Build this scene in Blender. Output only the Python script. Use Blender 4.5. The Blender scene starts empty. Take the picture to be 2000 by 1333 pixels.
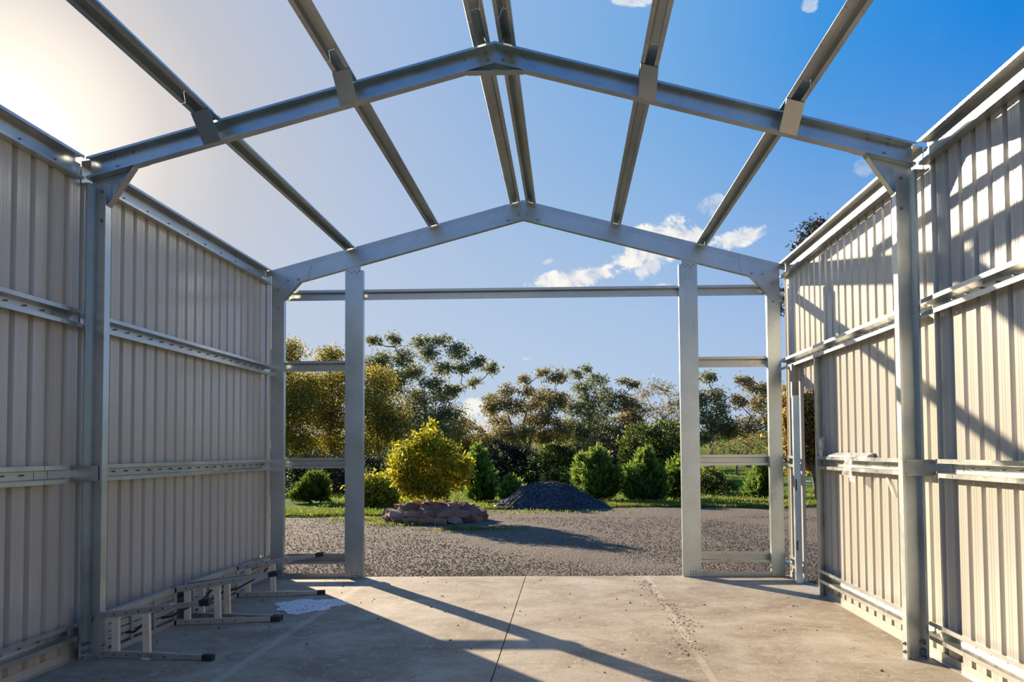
import bpy, bmesh, math, random
import numpy as np
from mathutils import Vector, Matrix

# ------------------------------------------------------------------ camera, sky, sun, exposure
SC = bpy.context.scene
COL = SC.collection
F_PX = 1600.0
CAM_X, CAM_Z = 0.484, 1.4225
YAW, PITCH, ROLL = -0.02653, 0.04058, -0.00782
PPX, PPY = 1065.0, 816.0
fw = Vector((math.sin(YAW) * math.cos(PITCH), math.cos(YAW) * math.cos(PITCH), math.sin(PITCH)))
r0 = Vector((math.cos(YAW), -math.sin(YAW), 0)); u0 = r0.cross(fw)
cr = math.cos(ROLL) * r0 + math.sin(ROLL) * u0
cu = -math.sin(ROLL) * r0 + math.cos(ROLL) * u0
CAMP = Vector((CAM_X, 0, CAM_Z))
cam = bpy.data.cameras.new('camera'); camo = bpy.data.objects.new('camera', cam); COL.objects.link(camo)
M = Matrix.Identity(4)
for i in range(3):
    M[i][0], M[i][1], M[i][2], M[i][3] = cr[i], cu[i], -fw[i], CAMP[i]
camo.matrix_world = M
cam.sensor_width = 36.0; cam.lens = F_PX / 2000 * 36
cam.shift_x = (1000 - PPX) / 2000; cam.shift_y = (PPY - 666.5) / 2000
cam.clip_end = 2000
SC.camera = camo
SC.view_settings.view_transform = 'Standard'; SC.view_settings.look = 'None'
SC.view_settings.exposure = 0.0; SC.view_settings.gamma = 1.0
SC.view_settings.use_curve_mapping = False

SUN_AZ, SUN_EL = math.radians(36.0), math.atan(0.3185)
SUN = Vector((-math.sin(SUN_AZ) * math.cos(SUN_EL), math.cos(SUN_AZ) * math.cos(SUN_EL), math.sin(SUN_EL)))
sl = bpy.data.lights.new('sun', 'SUN'); so = bpy.data.objects.new('sun', sl); COL.objects.link(so)
sl.energy = 12.2; sl.color = (1.0, 0.83, 0.60); sl.angle = math.radians(0.55)
so.rotation_euler = (-SUN).to_track_quat('-Z', 'Y').to_euler()
so.location = (-20, 25, 15)


def pix_dir(px, py):
    return (fw * F_PX + cr * (px - PPX) - cu * (py - PPY)).normalized()


def at(px, py, Y):
    d = pix_dir(px, py); return CAMP + d * (Y / d.y)


# ---- node helpers
def NN(nt, t, **kw):
    n = nt.nodes.new(t)
    for k, v in kw.items(): setattr(n, k, v)
    return n


class G:
    """tiny node-graph writer"""
    def __init__(s, nt): s.nt = nt
    def lk(s, a, b): s.nt.links.new(a, b)
    def put(s, sock, v):
        if isinstance(v, bpy.types.NodeSocket): s.lk(v, sock)
        else: sock.default_value = v
    def math(s, op, a, b=0.0, clamp=False):
        n = NN(s.nt, 'ShaderNodeMath', operation=op, use_clamp=clamp)
        s.put(n.inputs[0], a); s.put(n.inputs[1], b); return n.outputs[0]
    def dot(s, a, v):
        n = NN(s.nt, 'ShaderNodeVectorMath', operation='DOT_PRODUCT')
        s.put(n.inputs[0], a); n.inputs[1].default_value = tuple(v); return n.outputs['Value']
    def mix(s, f, a, b, mode='MIX'):
        n = NN(s.nt, 'ShaderNodeMix', data_type='RGBA', blend_type=mode)
        s.put(n.inputs[0], f)
        for i, c in ((6, a), (7, b)):
            s.put(n.inputs[i], c if isinstance(c, bpy.types.NodeSocket) else (c[0], c[1], c[2], 1)); 
        return n.outputs[2]
    def ramp(s, f, stops, interp='LINEAR'):
        n = NN(s.nt, 'ShaderNodeValToRGB'); cr_ = n.color_ramp; cr_.interpolation = interp
        while len(cr_.elements) < len(stops): cr_.elements.new(0.5)
        for e, (p, c) in zip(cr_.elements, stops):
            e.position = p; e.color = (c[0], c[1], c[2], 1) if not isinstance(c, (int, float)) else (c, c, c, 1)
        s.put(n.inputs[0], f); return n.outputs[0]
    def noise(s, vec, scale, detail=4, rough=0.55, dist=0.0):
        n = NN(s.nt, 'ShaderNodeTexNoise'); s.lk(vec, n.inputs['Vector'])
        n.inputs['Scale'].default_value = scale; n.inputs['Detail'].default_value = detail
        n.inputs['Roughness'].default_value = rough; n.inputs['Distortion'].default_value = dist
        return n.outputs['Fac']
    def smooth(s, x, lo, hi):
        n = NN(s.nt, 'ShaderNodeMapRange', interpolation_type='SMOOTHSTEP')
        s.put(n.inputs[0], x); n.inputs[1].default_value = lo; n.inputs[2].default_value = hi
        return n.outputs[0]


# ---- sky: colour by angle to the sun, paler towards the horizon, a few small clouds
W = bpy.data.worlds.new('sky'); SC.world = W; W.use_nodes = True
nt = W.node_tree; nt.nodes.clear(); g = G(nt)
tc = NN(nt, 'ShaderNodeTexCoord').outputs['Generated']
nrm = NN(nt, 'ShaderNodeVectorMath', operation='NORMALIZE'); g.lk(tc, nrm.inputs[0]); dv = nrm.outputs[0]
ang = g.math('MULTIPLY', g.math('ARCCOSINE', g.dot(dv, SUN)), 180 / math.pi / 100)   # 1.0 = 100 degrees
sky = g.ramp(ang, [(0.0, (2.4, 2.1, 1.75)), (0.045, (1.25, 1.1, 0.93)), (0.09, (.76, .70, .66)), (0.13, (.56, .57, .63)),
                   (0.22, (.40, .515, .735)), (0.32, (.27, .46, .755)), (0.41, (.17, .405, .765)), (0.50, (.055, .305, .75)),
                   (0.60, (.008, .235, .72)), (1.0, (.02, .16, .52))])
sep = NN(nt, 'ShaderNodeSeparateXYZ'); g.lk(dv, sep.inputs[0]); elev = sep.outputs['Z']
hz = g.math('MULTIPLY', g.smooth(elev, 0.46, -0.02), 0.74)
sky = g.mix(hz, sky, (.62, .70, .81))
n1 = g.noise(dv, 9.0, 9, 0.62, 0.3)
n2 = g.noise(dv, 38.0, 9, 0.62, .4)
CLOUDS = [(1120, 545, 115, 26, -8, 1.0), (1275, 478, 100, 50, -24, 1.0), (1330, 455, 60, 22, 10, .8), (1440, 466, 75, 22, -14, .9),
          (1240, 0, 48, 14, 5, .7), (1580, 8, 18, 18, 0, .5), (1388, 402, 32, 22, -30, .45), (1690, 325, 26, 22, 0, .3),
          (935, 830, 60, 60, 0, .9), (1285, 560, 30, 8, 0, .6), (1070, 512, 14, 6, -20, .4), (1030, 702, 16, 5, 0, .3), (1270, 520, 40, 25, -40, .8)]
mask = None
for (px, py, rx, ry, rot, amp) in CLOUDS:
    c = pix_dir(px, py); a = math.radians(rot)
    e1 = (c.cross(Vector((0, 0, 1)))).normalized(); e2 = e1.cross(c).normalized()
    f1 = e1 * math.cos(a) - e2 * math.sin(a); f2 = e2 * math.cos(a) + e1 * math.sin(a)
    x = g.math('DIVIDE', g.dot(dv, f1), rx / F_PX * .98); y = g.math('DIVIDE', g.dot(dv, f2), ry / F_PX * .98)
    rr = g.math('ADD', g.math('MULTIPLY', x, x), g.math('MULTIPLY', y, y))
    fall = g.math('SUBTRACT', 1.0, rr, clamp=True)
    fall = g.math('MULTIPLY', fall, g.math('GREATER_THAN', g.dot(dv, c), 0.5))
    m = g.math('MULTIPLY', g.smooth(g.math('ADD', g.math('MULTIPLY', fall, .55), g.math('MULTIPLY', g.math('SUBTRACT', n2, .5), 1.9)), .13, .44), g.math('MULTIPLY', g.smooth(fall, .02, .3), amp))
    mask = m if mask is None else g.math('MAXIMUM', mask, m)
thin = g.math('MULTIPLY', g.smooth(n1, .60, .85), .05)
mask = g.math('MAXIMUM', mask, thin)
ccol = g.mix(g.smooth(n2, .35, .62), (.62, .66, .74), (.98, .95, .90))
sky = g.mix(mask, sky, ccol)
bg = NN(nt, 'ShaderNodeBackground'); g.lk(sky, bg.inputs[0]); bg.inputs[1].default_value = 1.0
wo = NN(nt, 'ShaderNodeOutputWorld'); g.lk(bg.outputs[0], wo.inputs[0])

rng = np.random.default_rng(7)
random.seed(11)


# ------------------------------------------------------------------ materials
def mat(name):
    m = bpy.data.materials.new(name); m.use_nodes = True
    nt = m.node_tree; b = nt.nodes['Principled BSDF']; return m, G(nt), b


def bump(g, b, h, dist, strength=1.0):
    n = NN(g.nt, 'ShaderNodeBump'); g.lk(h, n.inputs['Height']); n.inputs['Distance'].default_value = dist
    n.inputs['Strength'].default_value = strength; g.lk(n.outputs[0], b.inputs['Normal'])


def objco(g): return NN(g.nt, 'ShaderNodeTexCoord').outputs['Object']


def geoco(g): return NN(g.nt, 'ShaderNodeNewGeometry').outputs['Position']


def simple(name, c, rough=.5, metal=0.0, var=.12, scale=6, bmp=0):
    m, g, b = mat(name); co = objco(g); n = g.noise(co, scale, 5)
    g.lk(g.ramp(n, [(.3, [x * (1 - var) for x in c]), (.7, [x * (1 + var) for x in c])]), b.inputs['Base Color'])
    b.inputs['Roughness'].default_value = rough; b.inputs['Metallic'].default_value = metal
    if bmp: bump(g, b, g.noise(co, scale * 4, 4), bmp)
    return m


def make_galv(name, c=(.555, .60, .60), metal=.92, rough=.31):
    m, g, b = mat(name); co = geoco(g)
    v = NN(g.nt, 'ShaderNodeTexVoronoi'); g.lk(co, v.inputs['Vector']); v.inputs['Scale'].default_value = 55
    sp = NN(g.nt, 'ShaderNodeSeparateXYZ'); g.lk(v.outputs['Color'], sp.inputs[0])
    n = g.noise(co, 3.0, 5)
    k = g.math('ADD', g.math('MULTIPLY', sp.outputs[0], .10), g.math('MULTIPLY', n, .90))
    g.lk(g.ramp(k, [(.25, [x * .82 for x in c]), (.75, [min(1, x * 1.14) for x in c])]), b.inputs['Base Color'])
    b.inputs['Metallic'].default_value = metal
    g.lk(g.ramp(k, [(.2, rough - .07), (.8, rough + .1)]), b.inputs['Roughness'])
    return m


GALV = make_galv('galvanised_steel')
ZINC = make_galv('bright_galvanised_steel', (.54, .545, .525), .9, .3)
BOLT = simple('bolt_steel', (.35, .36, .37), .4, .9)
HOLE = simple('dark_bolt', (.03, .03, .03), .6)


def make_cream(name, c):
    m, g, b = mat(name); co = geoco(g)
    mp = NN(g.nt, 'ShaderNodeMapping'); g.lk(co, mp.inputs[0]); mp.inputs['Scale'].default_value = (1, 1, .12)
    n = g.noise(mp.outputs[0], 5, 4)
    g.lk(g.ramp(n, [(.3, [x * .93 for x in c]), (.7, [x * 1.05 for x in c])]), b.inputs['Base Color'])
    b.inputs['Roughness'].default_value = .22
    b.inputs['Specular IOR Level'].default_value = .8
    return m


CREAM = make_cream('cream_coated_steel', (.475, .45, .395))

# concrete
CONC, g, b = mat('worn_concrete'); co = geoco(g)
mp = NN(g.nt, 'ShaderNodeMapping'); g.lk(co, mp.inputs[0]); mp.inputs['Scale'].default_value = (1, 1.0, 1)
na = g.noise(co, 1.3, 8, .66, .5); nb = g.noise(co, 7, 8, .65, .6); nc = g.noise(co, 60, 3, .6)
base = g.ramp(na, [(.32, (.21, .152, .096)), (.46, (.305, .24, .165)), (.56, (.375, .31, .225)), (.68, (.48, .42, .33))])
base = g.mix(g.smooth(nb, .52, .70), base, (.40, .35, .285))
base = g.mix(g.math('MULTIPLY', g.smooth(nb, .44, .30), .6), base, (.17, .13, .095))
base = g.mix(g.math('MULTIPLY', g.smooth(nc, .6, .75), .35), base, (.16, .13, .11))
# fine pale scratches
mps = NN(g.nt, 'ShaderNodeMapping'); g.lk(co, mps.inputs[0]); mps.inputs['Scale'].default_value = (2.2, 14, 1); mps.inputs['Rotation'].default_value = (0, 0, .5)
sc1 = g.noise(mps.outputs[0], 3.2, 3, .5, 1.8)
mpt = NN(g.nt, 'ShaderNodeMapping'); g.lk(co, mpt.inputs[0]); mpt.inputs['Scale'].default_value = (12, 2.2, 1); mpt.inputs['Rotation'].default_value = (0, 0, -.35)
sc2 = g.noise(mpt.outputs[0], 3.0, 3, .5, 2.0)
scr = g.math('MAXIMUM', g.smooth(sc1, .61, .70), g.smooth(sc2, .62, .70))
base = g.mix(g.math('MULTIPLY', scr, .6), base, (.55, .50, .43))
# two dusty strips along the slab, where a wheel or wall line stood
sx = NN(g.nt, 'ShaderNodeSeparateXYZ'); g.lk(co, sx.inputs[0])
for x0, wd in ((-1.72, .05), (1.37, .035)):
    k = g.math('SUBTRACT', 1.0, g.math('DIVIDE', g.math('ABSOLUTE', g.math('SUBTRACT', sx.outputs[0], x0)), wd), clamp=True)
    k = g.math('MULTIPLY', g.smooth(k, 0, .6), g.smooth(na, .25, .5))
    base = g.mix(g.math('MULTIPLY', k, .55), base, (.52, .455, .36))
g.lk(base, b.inputs['Base Color']); b.inputs['Roughness'].default_value = .72
bump(g, b, g.noise(co, 35, 6, .7), .006, .6)


def make_gravel(name, c0, c1, c2, scale=40):
    m, g, b = mat(name); co = geoco(g)
    v = NN(g.nt, 'ShaderNodeTexVoronoi'); g.lk(co, v.inputs['Vector']); v.inputs['Scale'].default_value = scale
    s = NN(g.nt, 'ShaderNodeSeparateXYZ'); g.lk(v.outputs['Color'], s.inputs[0])
    n = g.noise(co, .7, 5)
    c = g.ramp(s.outputs[0], [(0, c0), (.5, c1), (1, c2)])
    c = g.mix(g.math('MULTIPLY', g.smooth(n, .4, .65), .45), c, [x * .62 for x in c1])
    g.lk(c, b.inputs['Base Color']); b.inputs['Roughness'].default_value = .9
    h = g.math('SUBTRACT', 1.0, v.outputs['Distance'])
    bump(g, b, h, .03, 1.0)
    return m


GRAVEL = make_gravel('yard_gravel', (.056, .042, .031), (.142, .107, .08), (.27, .21, .16))
STONE = simple('loose_stone', (.17, .132, .10), .9, 0, .5, 9)
WHITE_STONE = simple('white_granules', (.86, .89, .93), .7, 0, .3, 40)
BLUEGRAVEL = make_gravel('heap_gravel', (.03, .029, .037), (.06, .057, .07), (.12, .114, .13), 22)

LAWN, g, b = mat('lawn_ground'); co = geoco(g)
n = g.noise(co, .22, 6, .6); n2_ = g.noise(co, 6, 5)
c = g.ramp(n, [(.3, (.055, .10, .010)), (.5, (.115, .19, .018)), (.72, (.20, .25, .04))])
c = g.mix(g.math('MULTIPLY', g.smooth(n2_, .5, .7), .5), c, (.05, .09, .015))
g.lk(c, b.inputs['Base Color']); b.inputs['Roughness'].default_value = 1.0; b.inputs['Specular IOR Level'].default_value = .05
bump(g, b, g.noise(co, 18, 4), .08, .8)


def make_leaf(name, dark, mid, light, trans=.45, rough=.55):
    m = bpy.data.materials.new(name); m.use_nodes = True; nt = m.node_tree; nt.nodes.clear(); g = G(nt)
    at_ = NN(nt, 'ShaderNodeAttribute'); at_.attribute_name = 'tint'
    c = g.ramp(at_.outputs['Fac'], [(0, dark), (.5, mid), (1, light)])
    p = NN(nt, 'ShaderNodeBsdfPrincipled'); g.lk(c, p.inputs['Base Color']); p.inputs['Roughness'].default_value = rough
    p.inputs['Specular IOR Level'].default_value = .3
    t = NN(nt, 'ShaderNodeBsdfTranslucent'); hs = NN(nt, 'ShaderNodeHueSaturation'); hs.inputs['Value'].default_value = 1.5
    g.lk(c, hs.inputs['Color']); g.lk(hs.outputs[0], t.inputs[0])
    mx = NN(nt, 'ShaderNodeMixShader'); mx.inputs[0].default_value = trans
    g.lk(p.outputs[0], mx.inputs[1]); g.lk(t.outputs[0], mx.inputs[2])
    o = NN(nt, 'ShaderNodeOutputMaterial'); g.lk(mx.outputs[0], o.inputs[0]); return m


L_GOLD = make_leaf('golden_olive_leaf', (.07, .068, .014), (.25, .21, .03), (.54, .41, .065), .5)
L_YEL = make_leaf('yellow_green_leaf', (.09, .10, .008), (.29, .27, .015), (.60, .50, .04), .5)
L_EUC = make_leaf('grey_green_gum_leaf', (0.069, 0.081, 0.040), (0.167, 0.184, 0.081), (0.368, 0.356, 0.172), .45)
L_EUCB = make_leaf('olive_brown_gum_leaf', (0.086, 0.075, 0.034), (0.218, 0.184, 0.069), (0.414, 0.333, 0.138), .45)
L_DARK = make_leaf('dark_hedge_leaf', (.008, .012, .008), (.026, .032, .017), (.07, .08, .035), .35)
L_ROUND = make_leaf('round_shrub_leaf', (.015, .03, .01), (.06, .09, .02), (.34, .33, .045), .5)
L_ORAN = make_leaf('russet_shrub_leaf', (.09, .07, .02), (.24, .17, .04), (.46, .30, .07), .5)
L_CON = make_leaf('conifer_needle', (.025, .052, .014), (.12, .20, .03), (.38, .45, .075), .5)
L_GRASS = make_leaf('grass_blade', (.06, .08, .012), (.14, .18, .025), (.27, .27, .06), .45)
BARK = simple('gum_bark', (.20, .16, .13), .85, 0, .4, 5)
STEM = simple('pale_stem', (.42, .30, .20), .85, 0, .3, 9)
ROCK, g, b = mat('rust_brown_rock'); co = objco(g); n = g.noise(co, 6, 8, .65); oi = NN(g.nt, 'ShaderNodeObjectInfo')
k = g.math('ADD', g.math('MULTIPLY', n, .6), g.math('MULTIPLY', oi.outputs['Random'], .4))
g.lk(g.ramp(k, [(.25, (.18, .085, .055)), (.5, (.45, .24, .16)), (.75, (.64, .42, .30))]), b.inputs['Base Color'])
b.inputs['Roughness'].default_value = .9; bump(g, b, g.noise(co, 14, 8, .7), .03)
SOIL = simple('dry_soil', (.22, .14, .10), .95, 0, .3, 8, .02)
ALU = simple('brushed_aluminium', (.50, .48, .44), .42, .65, .1, 5)
RUBBER = simple('black_rubber', (.02, .02, .02), .6)
TREAD = simple('worn_tread', (.80, .70, .54), .6, .2, .12, 9)
TIMBER = simple('raw_timber', (.40, .30, .21), .8, 0, .25, 12)
TARP = simple('black_plastic', (.02, .02, .025), .35)
TARPEND = simple('pale_plastic', (.55, .62, .7), .5)
PAPER = simple('white_paper', (.8, .8, .8), .7)
CRUMB = simple('dark_crumb', (.06, .045, .035), .9)
WATER = simple('pond_water', (.25, .4, .6), .05, .6)
TRAIL = simple('brown_dirt', (.26, .15, .08), .95, 0, .3, 20)

PLASTIC = bpy.data.materials.new('clear_film'); PLASTIC.use_nodes = True; nt = PLASTIC.node_tree; nt.nodes.clear(); g = G(nt)
d = NN(nt, 'ShaderNodeBsdfPrincipled'); d.inputs['Base Color'].default_value = (.85, .85, .83, 1); d.inputs['Roughness'].default_value = .25
t = NN(nt, 'ShaderNodeBsdfTransparent'); mx = NN(nt, 'ShaderNodeMixShader'); mx.inputs[0].default_value = .32
g.lk(t.outputs[0], mx.inputs[1]); g.lk(d.outputs[0], mx.inputs[2]); o = NN(nt, 'ShaderNodeOutputMaterial'); g.lk(mx.outputs[0], o.inputs[0])


# ------------------------------------------------------------------ mesh helpers
class MB:
    def __init__(s): s.v = []; s.f = []

    def add(s, vs, fs):
        o = len(s.v); s.v += [tuple(x) for x in vs]; s.f += [tuple(i + o for i in f) for f in fs]; return s

    def box(s, lo, hi):
        x0, y0, z0 = lo; x1, y1, z1 = hi
        return s.add([(x0, y0, z0), (x1, y0, z0), (x1, y1, z0), (x0, y1, z0), (x0, y0, z1), (x1, y0, z1), (x1, y1, z1), (x0, y1, z1)],
                     [(0, 3, 2, 1), (4, 5, 6, 7), (0, 1, 5, 4), (1, 2, 6, 5), (2, 3, 7, 6), (3, 0, 4, 7)])

    def bar(s, p, q, w, h, up=Vector((0, 0, 1))):
        """box beam from p to q, w across, h along 'up'"""
        p = Vector(p); q = Vector(q); d = (q - p).normalized(); a = d.cross(up).normalized(); c = a.cross(d)
        vs = [e + a * i * w / 2 + c * j * h / 2 for e in (p, q) for i, j in ((-1, -1), (1, -1), (1, 1), (-1, 1))]
        return s.add(vs, [(0, 1, 2, 3), (7, 6, 5, 4), (0, 4, 5, 1), (1, 5, 6, 2), (2, 6, 7, 3), (3, 7, 4, 0)])

    def sweep(s, sections):
        """closed sections (lists of equal length) joined one after another, ends capped"""
        n = len(sections[0]); vs = [p for sec in sections for p in sec]; fs = []
        for k in range(len(sections) - 1):
            for i in range(n):
                j = (i + 1) % n
                fs.append((k * n + i, k * n + j, (k + 1) * n + j, (k + 1) * n + i))
        fs.append(tuple(range(n))[::-1]); fs.append(tuple((len(sections) - 1) * n + i for i in range(n)))
        return s.add(vs, fs)

    def tube(s, pts, rad, sides=6):
        pts = [Vector(p) for p in pts]; secs = []
        for i, p in enumerate(pts):
            d = (pts[min(i + 1, len(pts) - 1)] - pts[max(i - 1, 0)])
            d = d.normalized() if d.length > 1e-9 else Vector((0, 0, 1))
            a = d.cross(Vector((0, 0, 1)) if abs(d.z) < .9 else Vector((1, 0, 0))).normalized(); c = a.cross(d)
            r = rad[i] if isinstance(rad, (list, tuple)) else rad
            secs.append([p + (a * math.cos(t) + c * math.sin(t)) * r for t in [2 * math.pi * k / sides for k in range(sides)]])
        return s.sweep(secs)

    def disc(s, c, n, r, h, sides=6):
        c = Vector(c); n = Vector(n).normalized(); return s.tube([c, c + n * h], r, sides)

    def build(s, name, m, parent=None, smooth=False, fix=True):
        me = bpy.data.meshes.new(name); me.from_pydata(s.v, [], s.f)
        if fix:
            bm = bmesh.new(); bm.from_mesh(me); bmesh.ops.recalc_face_normals(bm, faces=bm.faces); bm.to_mesh(me); bm.free()
        me.materials.append(m)
        if smooth: me.polygons.foreach_set('use_smooth', [True] * len(me.polygons))
        o = bpy.data.objects.new(name, me); COL.objects.link(o)
        if parent is not None:
            o.parent = parent
            loc = parent['_w'] if '_w' in parent else (0, 0, 0)
            o.location = (-loc[0], -loc[1], -loc[2])
        return o


def tag(o, label=None, cat=None, group=None, kind=None):
    if label: o['label'] = label
    if cat: o['category'] = cat
    if group: o['group'] = group
    if kind: o['kind'] = kind
    return o


def empty(name, loc=(0, 0, 0), label=None, cat=None, group=None, kind=None):
    """Empty at the thing's base; part meshes are written in world coordinates and set back by that much"""
    o = bpy.data.objects.new(name, None); COL.objects.link(o); o.location = loc; o['_w'] = tuple(loc); o.empty_display_size = .2
    return tag(o, label, cat, group, kind)


def copy_part(src, parent, loc):
    c = src.copy(); COL.objects.link(c); c.parent = parent
    w = parent['_w'] if parent is not None and '_w' in parent else (0, 0, 0)
    c.location = (loc[0] - w[0], loc[1] - w[1], loc[2] - w[2]); return c


def thin(pts, t):
    """closed outline of an open 2-D polyline, thickened by t to its left"""
    P = [Vector((a, b_)) for a, b_ in pts]; out = []
    for i, p in enumerate(P):
        ns = []
        if i > 0: d = (p - P[i - 1]).normalized(); ns.append(Vector((-d.y, d.x)))
        if i < len(P) - 1: d = (P[i + 1] - p).normalized(); ns.append(Vector((-d.y, d.x)))
        n = sum(ns, Vector((0, 0)))
        n = n / max(n.length_squared / len(ns), .3) * 1.0 if len(ns) > 1 else n
        out.append(p + n * t)
    return [tuple(p) for p in P] + [tuple(p) for p in out[::-1]]


def extr(mb, prof, p, q, U, V):
    """closed 2-D profile carried from p to q; U, V are its axes"""
    p = Vector(p); q = Vector(q); U = Vector(U); V = Vector(V)
    return mb.sweep([[e + U * a + V * c for a, c in prof] for e in (p, q)])


def csec(w, dpt, lip, t=.004):
    """C section: web along first axis at second = 0, opening towards + second"""
    return thin([(-w / 2 + lip, dpt), (-w / 2, dpt), (-w / 2, 0), (w / 2, 0), (w / 2, dpt), (w / 2 - lip, dpt)], t)


def tophat(w=.116, crown=.056, h=.073, t=.003, lip=.008):
    a = w / 2; b_ = crown / 2; k = b_ + .007
    return thin([(-a, lip), (-a, 0), (-k, 0), (-b_, h), (b_, h), (k, 0), (a, 0), (a, lip)], -t)


# ------------------------------------------------------------------ dimensions
XO = 2.905                 # outer face of the columns
TAN = math.tan(math.radians(14.93)); COS = math.cos(math.radians(14.93)); SIN = math.sin(math.radians(14.93))
ZE = 3.530                 # roof line at the outer face
Y1, Y2 = 5.632, 9.28       # front of near frame, face of gable frame
GZ = -.08                  # yard level
XS = 2.982                 # inner face of the wall sheets


def roof(x): return ZE + (XO - abs(x)) * TAN


# ------------------------------------------------------------------ setting: floor, sheets
fl = empty('floor', (0, 5, 0), 'worn concrete slab with scratches and dusty strips', None, None, 'structure')
for (xa, xb) in ((-3.06, -.004), (.004, 3.06)):
    for (ya, yb) in ((-4.0, 1.85), (1.853, 5.525), (5.528, 9.36)):
        MB().box((xa, ya, -.12), (xb, yb, 0)).build('slab_panel', CONC, fl)
MB().box((-3.05, -4.0, -.3), (3.05, 9.35, -.02)).build('slab_joint_filler', CRUMB, fl)


def sheet_profile(y0, y1, sgn):
    """trapezoidal ribs (0.18 m pitch) standing outwards from the pans, as seen from inside"""
    pts = []; y = math.floor(y0 / .18) * .18
    pat = [(0, 0), (.035, 0), (.040, .0012), (.047, .0012), (.052, 0), (.064, 0), (.069, .0012), (.076, .0012), (.081, 0), (.116, 0), (.128, .029), (.160, .029), (.172, 0)]
    while y < y1 + .2:
        pts += [(y + a, h) for a, h in pat]; y += .18
    xs = [p[0] for p in pts]; hs = [p[1] for p in pts]
    ins = [(y0, float(np.interp(y0, xs, hs)))] + [p for p in pts if y0 + 1e-4 < p[0] < y1 - 1e-4] + [(y1, float(np.interp(y1, xs, hs)))]
    return [(sgn * (XS + h), yy) for yy, h in ins]


def sheet(parent, sgn, y0, y1, z0, z1):
    prof = sheet_profile(y0, y1, sgn); mb = MB(); n = len(prof); off = .0012 * sgn
    for k in range(n - 1):
        (xa, ya), (xb, yb) = prof[k], prof[k + 1]
        mb.add([(xa, ya, z0), (xb, yb, z0), (xb, yb, z1), (xa, ya, z1), (xa + off, ya, z0), (xb + off, yb, z0), (xb + off, yb, z1), (xa + off, ya, z1)],
               [(0, 1, 2, 3), (7, 6, 5, 4), (0, 4, 5, 1), (3, 2, 6, 7)] + ([(0, 3, 7, 4)] if k == 0 else []) + ([(1, 5, 6, 2)] if k == n - 2 else []))
    return mb.build('cladding_sheet', CREAM, parent)


ZT = 3.50
wl = empty('wall_left', (-XS, 5, 0), 'shaded wall of ribbed cream steel sheets', None, None, 'structure')
wr = empty('wall_right', (XS, 5, 0), 'sunlit wall of ribbed cream steel sheets with a doorway', None, None, 'structure')
DY0, DY1, DZ = 8.05, 8.80, 2.03
ys = [-1.62 + .72 * i for i in range(15)] + [9.455]
for a, c in zip(ys[:-1], ys[1:]):
    sheet(wl, -1, a, c, .005, ZT)
ysr = [DY0 - .72 * i for i in range(14)][::-1]
for a, c in zip(ysr[:-1], ysr[1:]):
    sheet(wr, 1, a, c, .005, ZT)
sheet(wr, 1, DY0, DY1, DZ, ZT); sheet(wr, 1, DY1, 9.335, .005, ZT)
for o, s in ((wl, -1), (wr, 1)):
    for (a, c) in (((-1.6, 9.45),) if s < 0 else ((-1.6, DY0), (DY1, 9.33))):
        mb = MB(); extr(mb, thin([(0, .055), (0, 0), (.045, 0)], .003), (s * (XS - .004), a, .002), (s * (XS - .004), c, .002), (-s, 0, 0), (0, 0, 1))
        mb.build('base_flashing', CREAM, o)
    # corner flashing where the sheets stop short of the gable column
    yq = 9.456 if s < 0 else 9.336
    mb = MB(); mb.box((min(s * 2.975, s * 3.02), yq, 0), (max(s * 2.975, s * 3.02), yq + .006, ZT)); mb.build('corner_flashing', CREAM, o)

# ------------------------------------------------------------------ portal frames
bolt_mesh_src = MB().tube([(0, 0, 0), (0, -.006, 0)], .014, 10).tube([(0, -.006, 0), (0, -.02, 0)], .0085, 6)
_bolt = None


def bolt(parent, loc, flip=False, s=1.0, m=None):
    global _bolt
    if _bolt is None:
        _bolt = bolt_mesh_src.build('bolt', BOLT, parent); o = _bolt
        w = parent['_w']; o.location = (loc[0] - w[0], loc[1] - w[1], loc[2] - w[2])
    else:
        o = copy_part(_bolt, parent, loc)
    o.rotation_euler = (0, 0, math.pi if flip else 0); o.scale = (s, s, s)
    return o


def rafter(mb, s, web_y, depth, s0, s1, x_in=0.0, x_out=XO, lip=.016, t=.004):
    """C section between slope offsets s0 (top) and s1 (bottom) below the roof line; opens towards depth's sign"""
    prof = thin([(s1 - lip, depth), (s1, depth), (s1, 0), (s0, 0), (s0, depth), (s0 + lip, depth)], t if depth < 0 else -t)
    secs = [[(s * x, web_y + v, roof(x) - u / COS) for u, v in prof] for x in (x_in, x_out)]
    mb.sweep(secs)


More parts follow.
